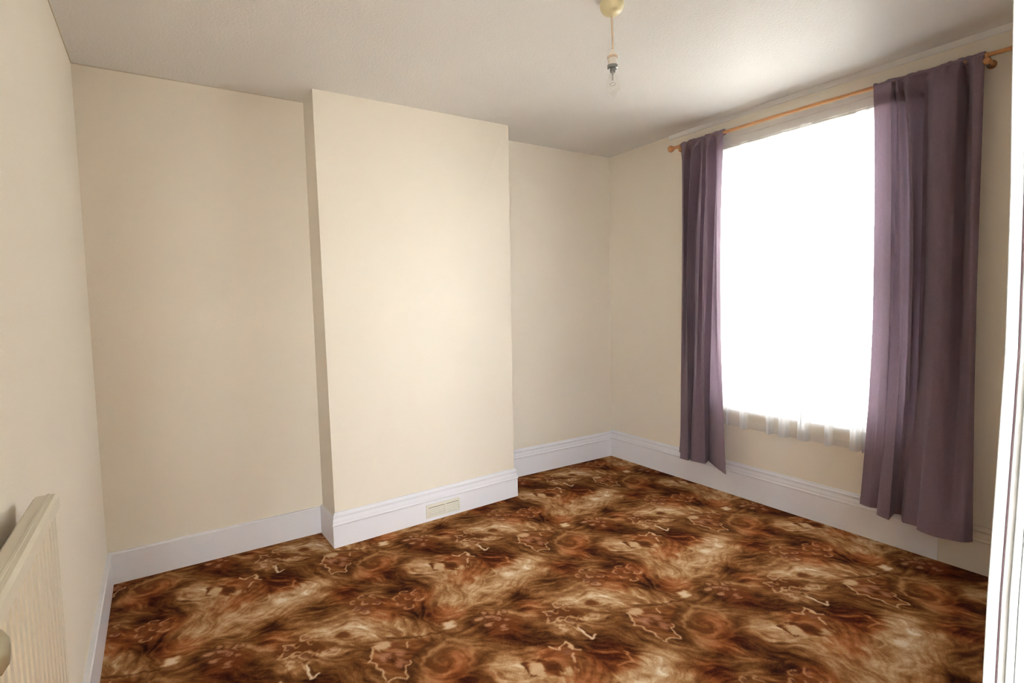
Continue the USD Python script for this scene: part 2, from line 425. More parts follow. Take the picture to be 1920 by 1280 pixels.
def finial(s, sgn):
    prof = [(0, -0.012), (0.008, -0.012), (0.012, -0.008), (0.012, 0.0), (0.009, 0.003), (0.014, 0.007)] + [(0.024 * math.sin(a), 0.028 - 0.024 * math.cos(a)) for a in np.linspace(0.65, math.pi, 14)]
    q = trimesh.creation.revolve(np.array(prof), sections=24)
    q.apply_transform(trimesh.transformations.rotation_matrix(np.pi / 2 * sgn, [1, 0, 0]))
    q.apply_translation(WW(s, float(zr(s)), ROD_OFF))
    return q


obj('finial', finial(0.80, -1), M['pine'], pole, smooth=40)
obj('finial', finial(2.712, 1), M['pine'], pole, smooth=40)


def bracket(s):
    """Turned pine bracket: wall plate, arm, and a cup under the pole."""
    z = float(zr(s))
    base = WW(s, z - 0.028, 0.0)
    arm = lathe([(0, -0.004), (0.019, -0.004), (0.020, 0.004), (0.017, 0.011), (0.012, 0.016), (0.010, 0.030), (0.013, 0.048), (0.016, 0.060), (0.016, 0.082), (0.012, 0.088), (0, 0.088)], 24, axis='x')
    arm.apply_transform(trimesh.transformations.rotation_matrix(np.pi, [0, 0, 1]))
    arm.apply_translation(base)
    cup = tube([WW(s + math.cos(a) * 0.0, z + 0.019 * math.sin(a), ROD_OFF + 0.019 * math.cos(a)) for a in np.linspace(-math.pi * 1.05, 0.25, 18)], 0.0065, 10)
    return join([arm, cup])


obj('bracket', bracket(0.868), M['pine'], pole, smooth=40)
obj('bracket', bracket(2.617), M['pine'], pole, smooth=40)
obj('fixing_screw', lathe([(0, -0.012), (0.007, -0.012), (0.007, 0.004), (0, 0.004)], 12, WW(2.619, float(zr(2.62)) - 0.040, 0.068)), M['dark_metal'], pole)

# ------------------------------------------------------------------ curtains
def curtain(label, rows, seed, ztop, nc=220, nz=110):
    """rows: at a height, the (s, offset) of each fold ridge and groove across the cloth."""
    t = thing('curtain', label, 'curtain', 'pair of purple curtains')
    k = len(rows[0][1])
    u = np.linspace(0, k - 1, nc)
    S = np.array([PchipInterpolator(range(k), [p[0] for p in r[1]])(u) for r in rows])
    O = np.array([PchipInterpolator(range(k), [p[1] for p in r[1]])(u) for r in rows])
    O = 0.055 + (O - 0.045) * 1.45
    zz = np.array([r[0] for r in rows])
    order = np.argsort(zz)
    zh = np.linspace(zz.min(), zz.max(), nz)
    SS, OO = PchipInterpolator(zz[order], S[order])(zh), PchipInterpolator(zz[order], O[order])(zh)
    U, Z = np.meshgrid(u, zh)
    nz3 = meshkit.fbm(np.stack([U * 0.55 + seed, Z * 0.9, np.full_like(U, seed * 3.1)], -1), 3, seed) - 0.5
    nf = meshkit.fbm(np.stack([U * 1.8 + seed, Z * 2.6, np.full_like(U, seed * 1.7)], -1), 3, seed + 5) - 0.5
    OO = np.maximum(OO + 0.016 * nz3 + 0.004 * nf, 0.026)
    SS = SS + 0.012 * nz3
    # gather the head on to the pole
    w = np.clip((Z - (ztop - 0.14)) / 0.14, 0, 1) ** 2
    pleat = 0.004 * np.sin(U * 5.1 + 2.0 * np.sin(U * 1.3 + seed)) * w
    OO = OO * (1 - w) + w * (ROD_OFF + 0.014) + pleat
    zmid = zr(np.clip(SS, 0.72, 2.79))
    Zc = np.where(Z > 1.4, 1.4 + (Z - 1.4) * (zmid - 1.4) / (ztop - 1.4), Z)
    obj('cloth', grid_mesh(WW(SS, Zc, OO)), M['curtain'], t, smooth=True)
    # the sleeve over the pole
    a = np.linspace(-0.2, 2 * math.pi - 1.2, 22)
    s0, s1 = SS[-1].min(), SS[-1].max()
    su = np.linspace(s0, s1, 150)
    q = (su - s0) / (s1 - s0) * 9
    ruff = meshkit.fbm(np.stack([q * 2.2, q * 0 + seed, q * 0], -1), 3, seed + 2) - 0.5
    P = []
    for ai in a:
        rr = 0.0180 + 0.012 * ruff * (0.5 + 0.5 * math.sin(ai)) + 0.004 * np.clip(ruff, 0, 1)
        P.append(WW(su, zr(su) + rr * np.sin(ai), ROD_OFF + rr * np.cos(ai)))
    obj('pole_sleeve', grid_mesh(np.array(P)), M['curtain'], t, smooth=True)
    # stitched hem at the foot: the cloth doubled on its room side
    hem = zh <= zh[0] + 0.055
    obj('hem', grid_mesh(WW(SS[hem], Zc[hem] - 0.0008, OO[hem] + 0.0022)), M['curtain'], t, smooth=True)
    hd = (zh <= ztop - 0.035) & (zh >= ztop - 0.105)
    obj('heading_band', grid_mesh(WW(SS[hd], Zc[hd], OO[hd] + 0.0022)), M['curtain'], t, smooth=True)
    return t


curtain('purple curtain drawn to the left of the window, its hem flaring over the skirting', [
    (2.477, [(0.870, 0.05), (0.925, 0.085), (0.945, 0.03), (1.010, 0.10), (1.036, 0.04), (1.073, 0.07), (1.092, 0.05), (1.140, 0.10), (1.158, 0.03), (1.205, 0.09), (1.232, 0.06)]),
    (1.36, [(0.848, 0.05), (0.884, 0.07), (0.880, 0.04), (0.953, 0.10), (0.920, 0.010), (1.053, 0.10), (1.054, 0.07), (1.115, 0.11), (1.116, 0.05), (1.184, 0.08), (1.175, 0.04)]),
    (0.2, [(0.777, 0.02), (0.810, 0.02), (0.890, 0.11), (0.959, 0.11), (0.945, 0.08), (0.980, 0.10), (1.054, 0.09), (1.085, 0.085), (1.052, 0.03), (1.197, 0.10), (1.321, 0.15)])], 3, 2.477)
curtain('wider purple curtain hanging to the right of the window, nearest the doorway', [
    (2.470, [(2.143, 0.06), (2.183, 0.065), (2.230, 0.075), (2.232, 0.02), (2.258, 0.06), (2.270, 0.03), (2.302, 0.08), (2.365, 0.03), (2.417, 0.08), (2.470, 0.09), (2.512, 0.08), (2.535, 0.02), (2.572, 0.07), (2.608, 0.06)]),
    (1.36, [(2.153, 0.05), (2.200, 0.06), (2.255, 0.09), (2.244, 0.04), (2.289, 0.06), (2.319, 0.04), (2.354, 0.08), (2.366, 0.012), (2.432, 0.09), (2.481, 0.11), (2.518, 0.09), (2.544, 0.03), (2.589, 0.08), (2.609, 0.06)]),
    (0.2, [(2.105, 0.05), (2.159, 0.06), (2.199, 0.05), (2.234, 0.12), (2.304, 0.14), (2.285, 0.06), (2.309, 0.05), (2.359, 0.12), (2.417, 0.12), (2.434, 0.15), (2.516, 0.17), (2.578, 0.16), (2.622, 0.15), (2.651, 0.12)])], 8, 2.470)

# ------------------------------------------------------------------ net curtain
net = thing('net_curtain', 'sheer white net curtain filling the window, its hem hanging below the sill', 'net curtain')
# loops of the gathered net: (where along the window, half width) stand out from the wall; between them it lies close to it
LOOPS = [(1.130, 0.016), (1.200, 0.014), (1.337, 0.023), (1.528, 0.017), (1.625, 0.031), (1.752, 0.034), (1.906, 0.018), (2.055, 0.026), (2.125, 0.030), (2.21, 0.03)]
nu = np.linspace(0, 1, 700)
bs = 1.095 + 1.18 * nu
loop = np.zeros_like(nu); side = np.zeros_like(nu)
for c, w in LOOPS:
    g = np.clip((1.15 - np.abs(bs - c) / w) / 0.35, 0, 1)
    loop = np.maximum(loop, g * g * (3 - 2 * g)); side += np.exp(-((bs - c) / w) ** 4) * np.sin((bs - c) / w * math.pi) * w
zn = np.linspace(0.487, 2.40, 48)
P = []
for z in zn:
    f = (2.40 - z) / 1.9
    rip = meshkit.noise(np.stack([bs * 42, np.full_like(bs, z * 0.8), bs * 0], -1), 4) - 0.5
    o = 0.007 + 0.045 * loop * (0.25 + 0.75 * f) * np.where((bs < 1.25) | (bs > 2.10), 0.25, 1.0) + 0.007 * rip * (0.3 + loop)
    s_ = bs - 0.55 * side * f
    zc_ = np.full_like(nu, z) + (0.016 * (meshkit.noise(np.stack([bs * 30, bs * 0, bs * 0], -1), 9) - 0.5) if z > 2.38 else 0) + (0.004 * rip if z < 0.5 else 0)
    P.append(WW(s_, zc_, np.maximum(o, 0.003)))
Pn = np.array(P)
zz_ = np.clip((np.broadcast_to(zn[:, None], Pn.shape[:2]) - 0.56) / 0.05, 0, 1)
dens = zz_ * 0.70 + (1 - zz_) * (0.22 + 0.74 * loop[None, :])


def woven(prim, d):
    UsdGeom.PrimvarsAPI(UsdGeom.Mesh(prim)).CreatePrimvar('gather', Sdf.ValueTypeNames.FloatArray, 'vertex').Set(Vt.FloatArray.FromNumpy(np.asarray(d, np.float32).ravel()))


woven(obj('net', grid_mesh(Pn), M['net'], net, smooth=True), dens)
woven(obj('hem', grid_mesh(Pn[:2] + np.array([-0.001, 0, 0])), M['net'], net, smooth=True), dens[:2])
sw = np.linspace(WS0 - 0.01, WS1 + 0.01, 30)
obj('net_wire', tube(WW(sw, 2.392 - 0.004 * np.sin((sw - WS0) / 1.2 * math.pi), 0.020), 0.002, 8), M['white_plastic'], net, smooth=40)

# ------------------------------------------------------------------ pendant lamp
lx, ly = 1.833, -1.796
lamp = thing('pendant_lamp', 'bare clear bulb hanging on a flex from a yellowed ceiling rose', 'pendant light', loc=(lx, ly, H))
obj('ceiling_rose', lathe([(0, 0.004), (0.050, 0.004), (0.050, -0.010), (0.047, -0.022), (0.040, -0.034), (0.030, -0.043), (0.016, -0.047), (0.010, -0.049), (0.005, -0.051), (0, -0.051)], 36), M['rose'], lamp, smooth=35)
zc = np.linspace(-0.036, -0.192, 14)
obj('flex', tube(np.stack([0.0015 * np.sin(zc * 30), 0.001 * np.cos(zc * 22), zc], -1), 0.0042, 10), M['cord'], lamp, smooth=40)
hz = -0.19
holder = obj('lampholder', lathe([(0, hz + 0.004), (0.006, hz + 0.004), (0.010, hz - 0.004), (0.016, hz - 0.016), (0.0185, hz - 0.028), (0.0185, hz - 0.062), (0.016, hz - 0.066), (0, hz - 0.066)], 28), M['white_plastic'], lamp, smooth=35)
obj('collar', lathe([(0.0175, hz - 0.022), (0.0215, hz - 0.022), (0.0218, hz - 0.029), (0.0185, hz - 0.031)], 28), M['cord'], holder, smooth=35)
obj('shade_ring', lathe([(0.016, hz - 0.058), (0.0215, hz - 0.058), (0.0215, hz - 0.070), (0.017, hz - 0.073), (0.012, hz - 0.070)], 28), M['dark_metal'], lamp, smooth=35)
bulb = obj('bulb', lathe([(0.0128, hz - 0.080), (0.0140, hz - 0.092), (0.0175, hz - 0.104), (0.0245, hz - 0.120), (0.0290, hz - 0.136), (0.0300, hz - 0.147), (0.0285, hz - 0.160), (0.0240, hz - 0.171), (0.0165, hz - 0.179), (0.0080, hz - 0.183), (0, hz - 0.184)], 36), M['bulb'], lamp, smooth=50)
obj('bulb_cap', lathe([(0, hz - 0.064), (0.0110, hz - 0.064), (0.0115, hz - 0.082), (0.0105, hz - 0.086), (0, hz - 0.086)], 24), M['dark_metal'], bulb, smooth=35)
obj('glass_stem', lathe([(0.0060, hz - 0.084), (0.0030, hz - 0.098), (0.0025, hz - 0.112), (0.0045, hz - 0.117), (0, hz - 0.119)], 16), M['filament'], bulb, smooth=35)
fa = np.linspace(0, 2 * math.pi * 0.8, 18)
obj('filament', tube(np.stack([0.013 * np.cos(fa), 0.013 * np.sin(fa), hz - 0.134 + 0.002 * np.cos(fa * 3)], -1), 0.0009, 6), M['filament'], bulb)

# ------------------------------------------------------------------ air vent in the chimney skirting
cd = np.array([D0[0] - C0[0], D0[1] - C0[1]]); cd /= np.linalg.norm(cd)
cn = np.array([cd[1], -cd[0]])
vo = np.array(C0) + cd * 0.575 + cn * 0.022
vent = thing('air_vent', 'cream plastic louvred air vent in the chimney breast skirting', 'air vent', loc=(vo[0], vo[1], 0.018))
VR = trimesh.transformations.rotation_matrix(math.atan2(cd[1], cd[0]), [0, 0, 1])


def vbox(x0, x1, z0, z1, y0, y1, r=0.0015):
    """x along the skirting, y out of it (towards the room)."""
    q = rbox(x0, -y1, z0, x1, -y0, z1, r)
    q.apply_transform(VR)
    return q


VW, VH = 0.252, 0.086
obj('back_plate', vbox(0.004, VW - 0.004, 0.004, VH - 0.004, -0.002, 0.0012), M['slot'], vent)
obj('frame_rail', vbox(0, VW, VH - 0.018, VH, -0.002, 0.007), M['vent'], vent)
obj('frame_rail', vbox(0, VW, 0, 0.010, -0.002, 0.007), M['vent'], vent)
obj('frame_stile', vbox(0, 0.016, 0.010, VH - 0.018, -0.002, 0.007), M['vent'], vent)
obj('frame_stile', vbox(VW - 0.014, VW, 0.010, VH - 0.018, -0.002, 0.007), M['vent'], vent)
obj('divider', vbox(VW * 0.535, VW * 0.535 + 0.010, 0.010, VH - 0.018, -0.002, 0.007), M['vent'], vent)
for a, b in ((0.016, VW * 0.535), (VW * 0.535 + 0.010, VW - 0.014)):
    for k in range(4):
        z = 0.0165 + k * 0.0132
        q = rbox(a, -0.0052, z - 0.0052, b, -0.0012, z + 0.0062, 0.0012)
        q.apply_transform(trimesh.transformations.rotation_matrix(-0.25, [1, 0, 0], [0, -0.003, z]))
        q.apply_transform(VR)
        obj('slat', q, M['vent'], vent)

# ------------------------------------------------------------------ radiator on the left wall
def lw(y, z, off):
    """A point off the left wall."""
    t = z / H
    x0 = (A0[0] + (L0[0] - A0[0]) * (y - A0[1]) / (L0[1] - A0[1])) * (1 - t) + (A1[0] + (L1[0] - A1[0]) * (y - A1[1]) / (L1[1] - A1[1])) * t
    return np.array([x0 + off, y, z])


RY0, RY1, RZ0, RZ1 = -2.50, -1.915, 0.24, 0.994
RXB, RXF = 0.034, 0.075
rad = thing('radiator', 'cream ribbed steel radiator hanging on the left wall', 'radiator', loc=tuple(lw(RY0, 0, 0)))
RO = lw(RY0, 0, 0)


def rp(y, z, off):
    return lw(y, 0.6, off) * [1, 1, 0] + [0, 0, z] - RO


def rbar(y0, y1, z0, z1, o0, o1, r=0.003):
    """Rounded bar in the radiator's frame (y along the wall, off from the wall)."""
    q = rbox(o0, y0, z0, o1, y1, z1, r)
    V = np.array(q.vertices)
    q.vertices = np.array([rp(v[1], v[2], v[0]) for v in V])
    return q


obj('top_cap', rbar(RY0, RY1, RZ1 - 0.036, RZ1, RXB, RXF + 0.003, 0.006), M['rad'], rad, smooth=35)
obj('grille_ridge', rbar(RY0 + 0.006, RY1 - 0.006, RZ1 - 0.001, RZ1 + 0.0022, RXB + 0.024, RXB + 0.031, 0.001), M['rad'], rad)
obj('bottom_rail', rbar(RY0, RY1, RZ0, RZ0 + 0.03, RXB + 0.006, RXF - 0.004, 0.006), M['rad'], rad, smooth=35)
obj('side_panel', rbar(RY1 - 0.014, RY1, RZ0 + 0.02, RZ1 - 0.03, RXB, RXF - 0.006, 0.004), M['rad'], rad, smooth=35)
obj('side_panel', rbar(RY0, RY0 + 0.014, RZ0 + 0.02, RZ1 - 0.03, RXB, RXF - 0.006, 0.004), M['rad'], rad, smooth=35)
obj('back_panel', rbar(RY0 + 0.012, RY1 - 0.012, RZ0 + 0.02, RZ1 - 0.03, RXB, RXF - 0.022, 0.002), M['rad'], rad)
nrib = 15
pitch = (RY1 - RY0 - 0.03) / nrib
for k in range(nrib):
    y = RY0 + 0.015 + pitch * (k + 0.5)
    # pressed rib: flat front, sloping flanks, faded out at its top and bottom
    zz2 = [RZ0 + 0.024, RZ0 + 0.06, RZ1 - 0.20, RZ1 - 0.18, RZ1 - 0.030]
    dep = [0.004, 0.019, 0.019, 0.014, 0.014]
    P = []
    for z, dd in zip(zz2, dep):
        o1 = RXF - 0.006
        o0 = o1 - dd
        P.append([rp(y + a * pitch, z, o) for a, o in ((-0.5, RXF - 0.026), (-0.5, o0), (-0.38, o0), (-0.34, o1 - 0.003), (-0.27, o1), (0.27, o1), (0.34, o1 - 0.003), (0.38, o0), (0.5, o0), (0.5, RXF - 0.026))])
    obj('rib', grid_mesh(np.array(P)), M['rad'], rad, smooth=False)
for y in (RY0 + 0.10, RY1 - 0.10):
    obj('wall_bracket', rbar(y - 0.015, y + 0.015, 0.32, 0.86, -0.004, RXB + 0.002, 0.002), M['rad'], rad)

# ------------------------------------------------------------------ doorway: frame, leaf, knob
door = struct_group('door_1', 'open white door with its painted frame')
zb = np.linspace(0.0, DH, 30)
bow = PchipInterpolator([0.0, 0.60, 1.067, 1.243, 1.343, 1.439, 1.594, 2.03], [0.0080, 0.0070, 0.0052, 0.0010, -0.0012, -0.0012, 0.0010, 0.002])(zb) * 1.09
YE = -3.3325                                             # room-side edge of the architrave in the plane of the jamb


def strip(x0, x1, y0, y1, wob=0.0, seed=0, w0=1.0, w1=1.0):
    """Upright board of the frame, following the slight bow of the old jamb on its two edges."""
    rings = []
    for z, b in zip(zb, bow):
        n0 = wob * (meshkit.noise(np.array([[z * 40, seed, 0.0]]), seed)[0] - 0.5)
        c = 0.0007
        rings.append([[x0 + c, y0 + b * w0, z], [x0, y0 + b * w0 + c, z], [x0 + n0, y1 + b * w1 - c, z], [x0 + c + n0, y1 + b * w1, z], [x1, y1 + b * w1, z], [x1, y0 + b * w0, z], [x0 + c, y0 + b * w0, z]])
    q = grid_mesh(np.array(rings))
    cap = lambda r, fl: trimesh.Trimesh(np.array(r[:6]), np.array([[0, i, i + 1] if fl else [0, i + 1, i] for i in range(1, 5)]), process=False)
    return join([q, cap(rings[0], True), cap(rings[-1], False)])


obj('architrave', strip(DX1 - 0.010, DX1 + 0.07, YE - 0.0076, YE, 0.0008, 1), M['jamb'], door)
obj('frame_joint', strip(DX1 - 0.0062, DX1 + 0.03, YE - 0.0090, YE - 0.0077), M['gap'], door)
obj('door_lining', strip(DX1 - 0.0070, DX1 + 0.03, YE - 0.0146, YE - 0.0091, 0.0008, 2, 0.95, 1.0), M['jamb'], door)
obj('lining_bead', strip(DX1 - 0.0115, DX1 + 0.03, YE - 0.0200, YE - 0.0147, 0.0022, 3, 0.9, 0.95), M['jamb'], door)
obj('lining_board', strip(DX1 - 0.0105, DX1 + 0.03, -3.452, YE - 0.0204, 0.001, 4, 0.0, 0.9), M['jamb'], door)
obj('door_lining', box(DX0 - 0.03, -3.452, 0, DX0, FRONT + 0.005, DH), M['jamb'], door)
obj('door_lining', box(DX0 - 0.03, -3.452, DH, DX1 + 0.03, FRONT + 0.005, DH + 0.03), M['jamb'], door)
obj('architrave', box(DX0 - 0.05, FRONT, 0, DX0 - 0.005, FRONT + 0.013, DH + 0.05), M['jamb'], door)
obj('architrave', box(DX0 - 0.05, FRONT, DH + 0.006, DX1 + 0.07, FRONT + 0.013, DH + 0.07), M['jamb'], door)
# the leaf stands open against the left wall
ang = math.radians(0.5)
hinge = np.array([DX0 + 0.004, FRONT + 0.016, 0.0])
LR = trimesh.transformations.rotation_matrix(-ang, [0, 0, 1])


def leaf(q):
    q.apply_transform(LR)
    q.apply_translation(hinge)
    return q


LWd, LT = 0.745, 0.034
ob = obj('door_leaf', leaf(join([rbox(0, 0, 0.012, LT, LWd, DH - 0.006, 0.002)])), M['door'], door)
for z0, z1 in ((0.25, 0.85), (1.10, 1.85)):
    for y0, y1 in ((0.10, 0.34), (0.41, 0.645)):
        obj('door_moulding', leaf(join([box(LT - 0.001, y0, z0, LT + 0.004, y1, z0 + 0.02), box(LT - 0.001, y0, z1 - 0.02, LT + 0.004, y1, z1), box(LT - 0.001, y0, z0, LT + 0.004, y0 + 0.02, z1), box(LT - 0.001, y1 - 0.02, z0, LT + 0.004, y1, z1)])), M['door'], door)
kn = lathe([(0, 0), (0.026, 0), (0.026, 0.004), (0.012, 0.007), (0.009, 0.016), (0.014, 0.021), (0.022, 0.026), (0.0265, 0.035), (0.024, 0.044), (0.015, 0.050), (0, 0.052)], 32, axis='x')
KZ = 1.006
kn.apply_translation([LT, LWd - 0.058, KZ])
tag(obj('door_knob', leaf(kn), M['brass'], door, smooth=35), 'round dull brass door knob')


# ------------------------------------------------------------------ the patterned fitted carpet
# the weave repeats on a half-drop lattice; one repeat is drawn from flow-combed noise, tone patches and motifs, then laid over the floor as a woven colour
def floor_at(px):
    """Points of the carpet, from its own survey (pixels of the survey picture -> metres on the floor)."""
    px = np.atleast_2d(np.asarray(px, float))
    d = fwd + (px[:, :1] - 960) / F_PX * right - (px[:, 1:] - 640) / F_PX * up
    return (CAM + d * (-CAM[2] / d[:, 2:]))[:, :2]


LA, LB, L_O = np.array([0.9969, -0.4675]), np.array([-0.1072, -0.9704]), np.array([0.9153, -1.4231])
LM = np.linalg.inv(np.stack([LA, LB], 1))
NT = 420


def to_tile(p):
    return (np.atleast_2d(p) - L_O) @ LM.T


def near(d):
    """Shortest vector between points of the repeat."""
    d = d - np.round(d)
    return d @ np.stack([LA, LB], 1).T


uu = (np.arange(NT) + 0.5) / NT
TU = np.stack(np.meshgrid(uu, uu, indexing='ij'), -1)           # (NT, NT, 2) lattice coordinates


def c1(pts): return [(860 + x / 4, 960 + y / 4) for x, y in pts]
def c2(pts): return [(1260 + x / 4, 960 + y / 4) for x, y in pts]
def c3(pts): return [(560 + x / 4, 960 + y / 4) for x, y in pts]


light = c1([(270, 120), (560, 400), (400, 470), (200, 600), (300, 530), (1100, 690), (1130, 830), (1130, 240), (1240, 220), (1780, 360), (1870, 280), (1540, 470), (450, 1160), (580, 1180), (1640, 1210), (1500, 1130)]) + \
    c2([(230, 280), (380, 240), (130, 380), (500, 150), (1070, 480), (870, 400), (1200, 600), (700, 880), (950, 900), (1790, 960), (1770, 1080), (1350, 430), (1860, 880), (60, 1250), (620, 850)]) + \
    c3([(130, 560), (850, 380), (1000, 380), (1350, 600), (1480, 120), (760, 830), (450, 900), (1100, 500), (1600, 460), (100, 1130)])
midl = c1([(650, 620), (1350, 620), (1230, 930), (800, 100), (480, 1000)]) + c2([(600, 550), (600, 700), (300, 720), (1150, 1000)]) + c3([(630, 540), (250, 780), (1100, 660), (1250, 500), (400, 1080)])
dark = c1([(100, 50), (300, 280), (750, 400), (650, 500), (450, 600), (1150, 370), (1010, 110), (950, 260), (450, 970), (620, 960), (100, 1180), (100, 1250), (230, 930), (1150, 1080), (1180, 960), (1490, 550)]) + \
    c2([(700, 60), (1050, 210), (1250, 350), (1850, 420), (1850, 560), (1650, 600), (500, 960), (450, 820), (1760, 680), (400, 1150), (900, 1200), (1450, 800), (850, 1080), (1300, 700)]) + \
    c3([(100, 330), (60, 420), (950, 250), (350, 560), (750, 560), (880, 1120), (1300, 1230), (330, 1220), (200, 1240), (1450, 890), (1650, 970), (680, 390), (840, 770), (1380, 270)])
rust = c1([(280, 360), (370, 30), (30, 480), (550, 700), (330, 890), (1160, 545), (1350, 450), (1600, 545), (1540, 290), (1660, 170), (850, 270), (700, 1060), (1230, 1100), (1300, 1130)]) + \
    c2([(1400, 1000), (1050, 340), (1450, 330), (330, 1200), (400, 980), (1100, 1220), (1410, 820), (600, 240)]) + \
    c3([(1460, 350), (540, 430), (640, 750), (1090, 770), (1240, 440), (1060, 370), (1220, 1090), (850, 650), (1560, 900)])


def spread(points, sig):
    q = to_tile(floor_at(points))
    out = np.zeros((NT, NT))
    for p in q:
        out += np.exp(-(near(TU - p) ** 2).sum(-1) / (2 * sig * sig))
    return out


sg = 0.052
wl, wm, wd, wr = spread(light, sg), spread(midl, sg), spread(dark, sg), spread(rust, 0.045)
tone0 = (0.82 * wl + 0.55 * wm + 0.10 * wd + 0.42 * 0.35) / (wl + wm + wd + 0.35)
rust0 = np.clip(wr / (0.8 + wl * 0.9 + wm * 0.5), 0, 1)

# the comb direction of the pile pattern
fl = [c1([(330, 640), (820, 380)]), c1([(370, 610), (620, 520)]), c1([(420, 720), (640, 650)]), c1([(700, 130), (1200, 110)]), c1([(400, 970), (700, 960)]), c1([(1400, 1050), (1650, 1280)]), c1([(1550, 1050), (1850, 1250)]),
      c1([(600, 760), (950, 730)]), c1([(230, 560), (430, 440)]), c1([(1120, 600), (1420, 660)]), c1([(1400, 690), (1700, 650)]), c2([(350, 400), (620, 300)]), c2([(300, 470), (680, 450)]), c2([(500, 380), (900, 420)]),
      c2([(600, 700), (900, 690)]), c2([(1150, 330), (1400, 420)]), c2([(1250, 700), (1500, 740)]), c2([(1250, 830), (1450, 1050)]), c2([(1500, 760), (1880, 900)]), c2([(1100, 1150), (1300, 1280)]), c2([(700, 1000), (900, 1050)]),
      c2([(1300, 1000), (1500, 1100)]), c3([(0, 730), (330, 600)]), c3([(100, 560), (400, 540)]), c3([(1560, 620), (1900, 540)]), c3([(1600, 740), (1900, 680)]), c3([(1560, 930), (1800, 970)]), c3([(350, 930), (600, 830)]), c3([(1150, 740), (1400, 560)])]
vx = np.full((NT, NT), 0.05); vy = np.zeros((NT, NT))
for seg in fl:
    a, b = floor_at(seg)
    th = 2 * math.atan2(b[1] - a[1], b[0] - a[0])
    w = np.exp(-(near(TU - to_tile([(a + b) / 2])[0]) ** 2).sum(-1) / (2 * 0.13 ** 2))
    vx += w * math.cos(th); vy += w * math.sin(th)
theta = 0.5 * np.arctan2(vy, vx)
wob = gaussian_filter(RNG.standard_normal((NT, NT)), 16, mode='wrap')
theta = theta + 0.38 * wob / wob.std()
wob2 = gaussian_filter(RNG.standard_normal((NT, NT)), 5, mode='wrap')
theta = theta + 0.28 * wob2 / wob2.std()
SW = floor_at([(1080, 1012), (848, 1215), (1322, 1168), (1712, 1106)])
swirls = [to_tile(SW[2:3])[0], to_tile(floor_at([(1352, 1022)]))[0], to_tile(floor_at([(958, 1076)]))[0]]
srad = [0.125, 0.10, 0.07]
dirx, diry = np.cos(theta), np.sin(theta)
for c, rr, kk in zip(swirls, srad, (1.0, 0.6, 0.5)):
    d = near(TU - c)
    r = np.sqrt((d ** 2).sum(-1)) + 1e-6
    w = kk * np.exp(-(r / rr) ** 4)
    tx, ty = -d[..., 1] / r - 0.25 * d[..., 0] / r, d[..., 0] / r - 0.25 * d[..., 1] / r
    sgn = np.sign(dirx * tx + diry * ty) * 0 + 1
    dirx, diry = dirx * (1 - w) + w * tx * sgn, diry * (1 - w) + w * ty * sgn
nn = np.sqrt(dirx ** 2 + diry ** 2) + 1e-9
duv = np.stack([dirx / nn, diry / nn], -1) @ LM.T               # a metre along the comb, in lattice units


def comb(img, length, steps):
    """Line integral of img along the comb direction."""
    acc, wt = img.copy(), np.ones_like(img)
    for sgn in (1, -1):
        pos = np.stack(np.meshgrid(np.arange(NT, dtype=float), np.arange(NT, dtype=float), indexing='ij'), 0)
        pd = None
        for k in range(steps):
            i = np.mod(np.round(pos).astype(int), NT)
            v = duv[i[0], i[1]]
            if pd is not None:
                flip = np.sign((v * pd).sum(-1, keepdims=True)); flip[flip == 0] = 1
                v = v * flip
            pd = v
            pos = pos + np.moveaxis(v, -1, 0) * (sgn * length / steps * NT)
            w = 1 - k / steps
            acc += w * map_coordinates(img, pos, order=1, mode='grid-wrap'); wt += w
    return acc / wt


def unit(x): return (x - x.mean()) / x.std()


n_fine = unit(comb(gaussian_filter(RNG.standard_normal((NT, NT)), 0.6, mode='wrap'), 0.030, 10))
n_mid = unit(comb(gaussian_filter(RNG.standard_normal((NT, NT)), 2.4, mode='wrap'), 0.060, 14))
n_long = unit(comb(gaussian_filter(RNG.standard_normal((NT, NT)), 2.0, mode='wrap'), 0.13, 24))
n_blot = unit(sum(gaussian_filter(RNG.standard_normal((NT, NT)), q, mode='wrap') * q for q in (4, 7, 12)))
n_big = unit(gaussian_filter(RNG.standard_normal((NT, NT)), 14, mode='wrap'))
tone0 = comb(tone0, 0.035, 8)
rust0 = comb(rust0, 0.030, 8)
# everything drawn is nudged about a little, as wool is
wx, wy = (unit(gaussian_filter(RNG.standard_normal((NT, NT)), 4, mode='wrap')) for _ in range(2))
JOG = np.stack([wx, wy], -1) * 0.0042
wx, wy = (unit(gaussian_filter(RNG.standard_normal((NT, NT)), 1.6, mode='wrap')) for _ in range(2))
JOG = (JOG + np.stack([wx, wy], -1) * 0.0008) @ LM.T
n_grain = unit(gaussian_filter(RNG.standard_normal((NT, NT)), 1.0, mode='wrap'))
tone = 0.40 + 0.84 * (tone0 - 0.42) + 0.050 * n_mid + 0.036 * n_fine + 0.050 * n_long + 0.055 * n_blot + 0.028 * n_grain
TU0 = TU
TU = TU + JOG
# swirl rings
for c, rr in list(zip(swirls, srad))[:1]:
    d = near(TU - c)
    r = np.sqrt((d ** 2).sum(-1)); a = np.arctan2(d[..., 1], d[..., 0])
    ring = np.cos(2 * math.pi * (r / (rr * 0.42) + a / (2 * math.pi)) + 0.5 * n_mid)
    w = np.exp(-(r / (rr * 1.05)) ** 6)
    tone = tone * (1 - 0.45 * w) + w * (0.45 * 0.62 + 0.10 * ring)


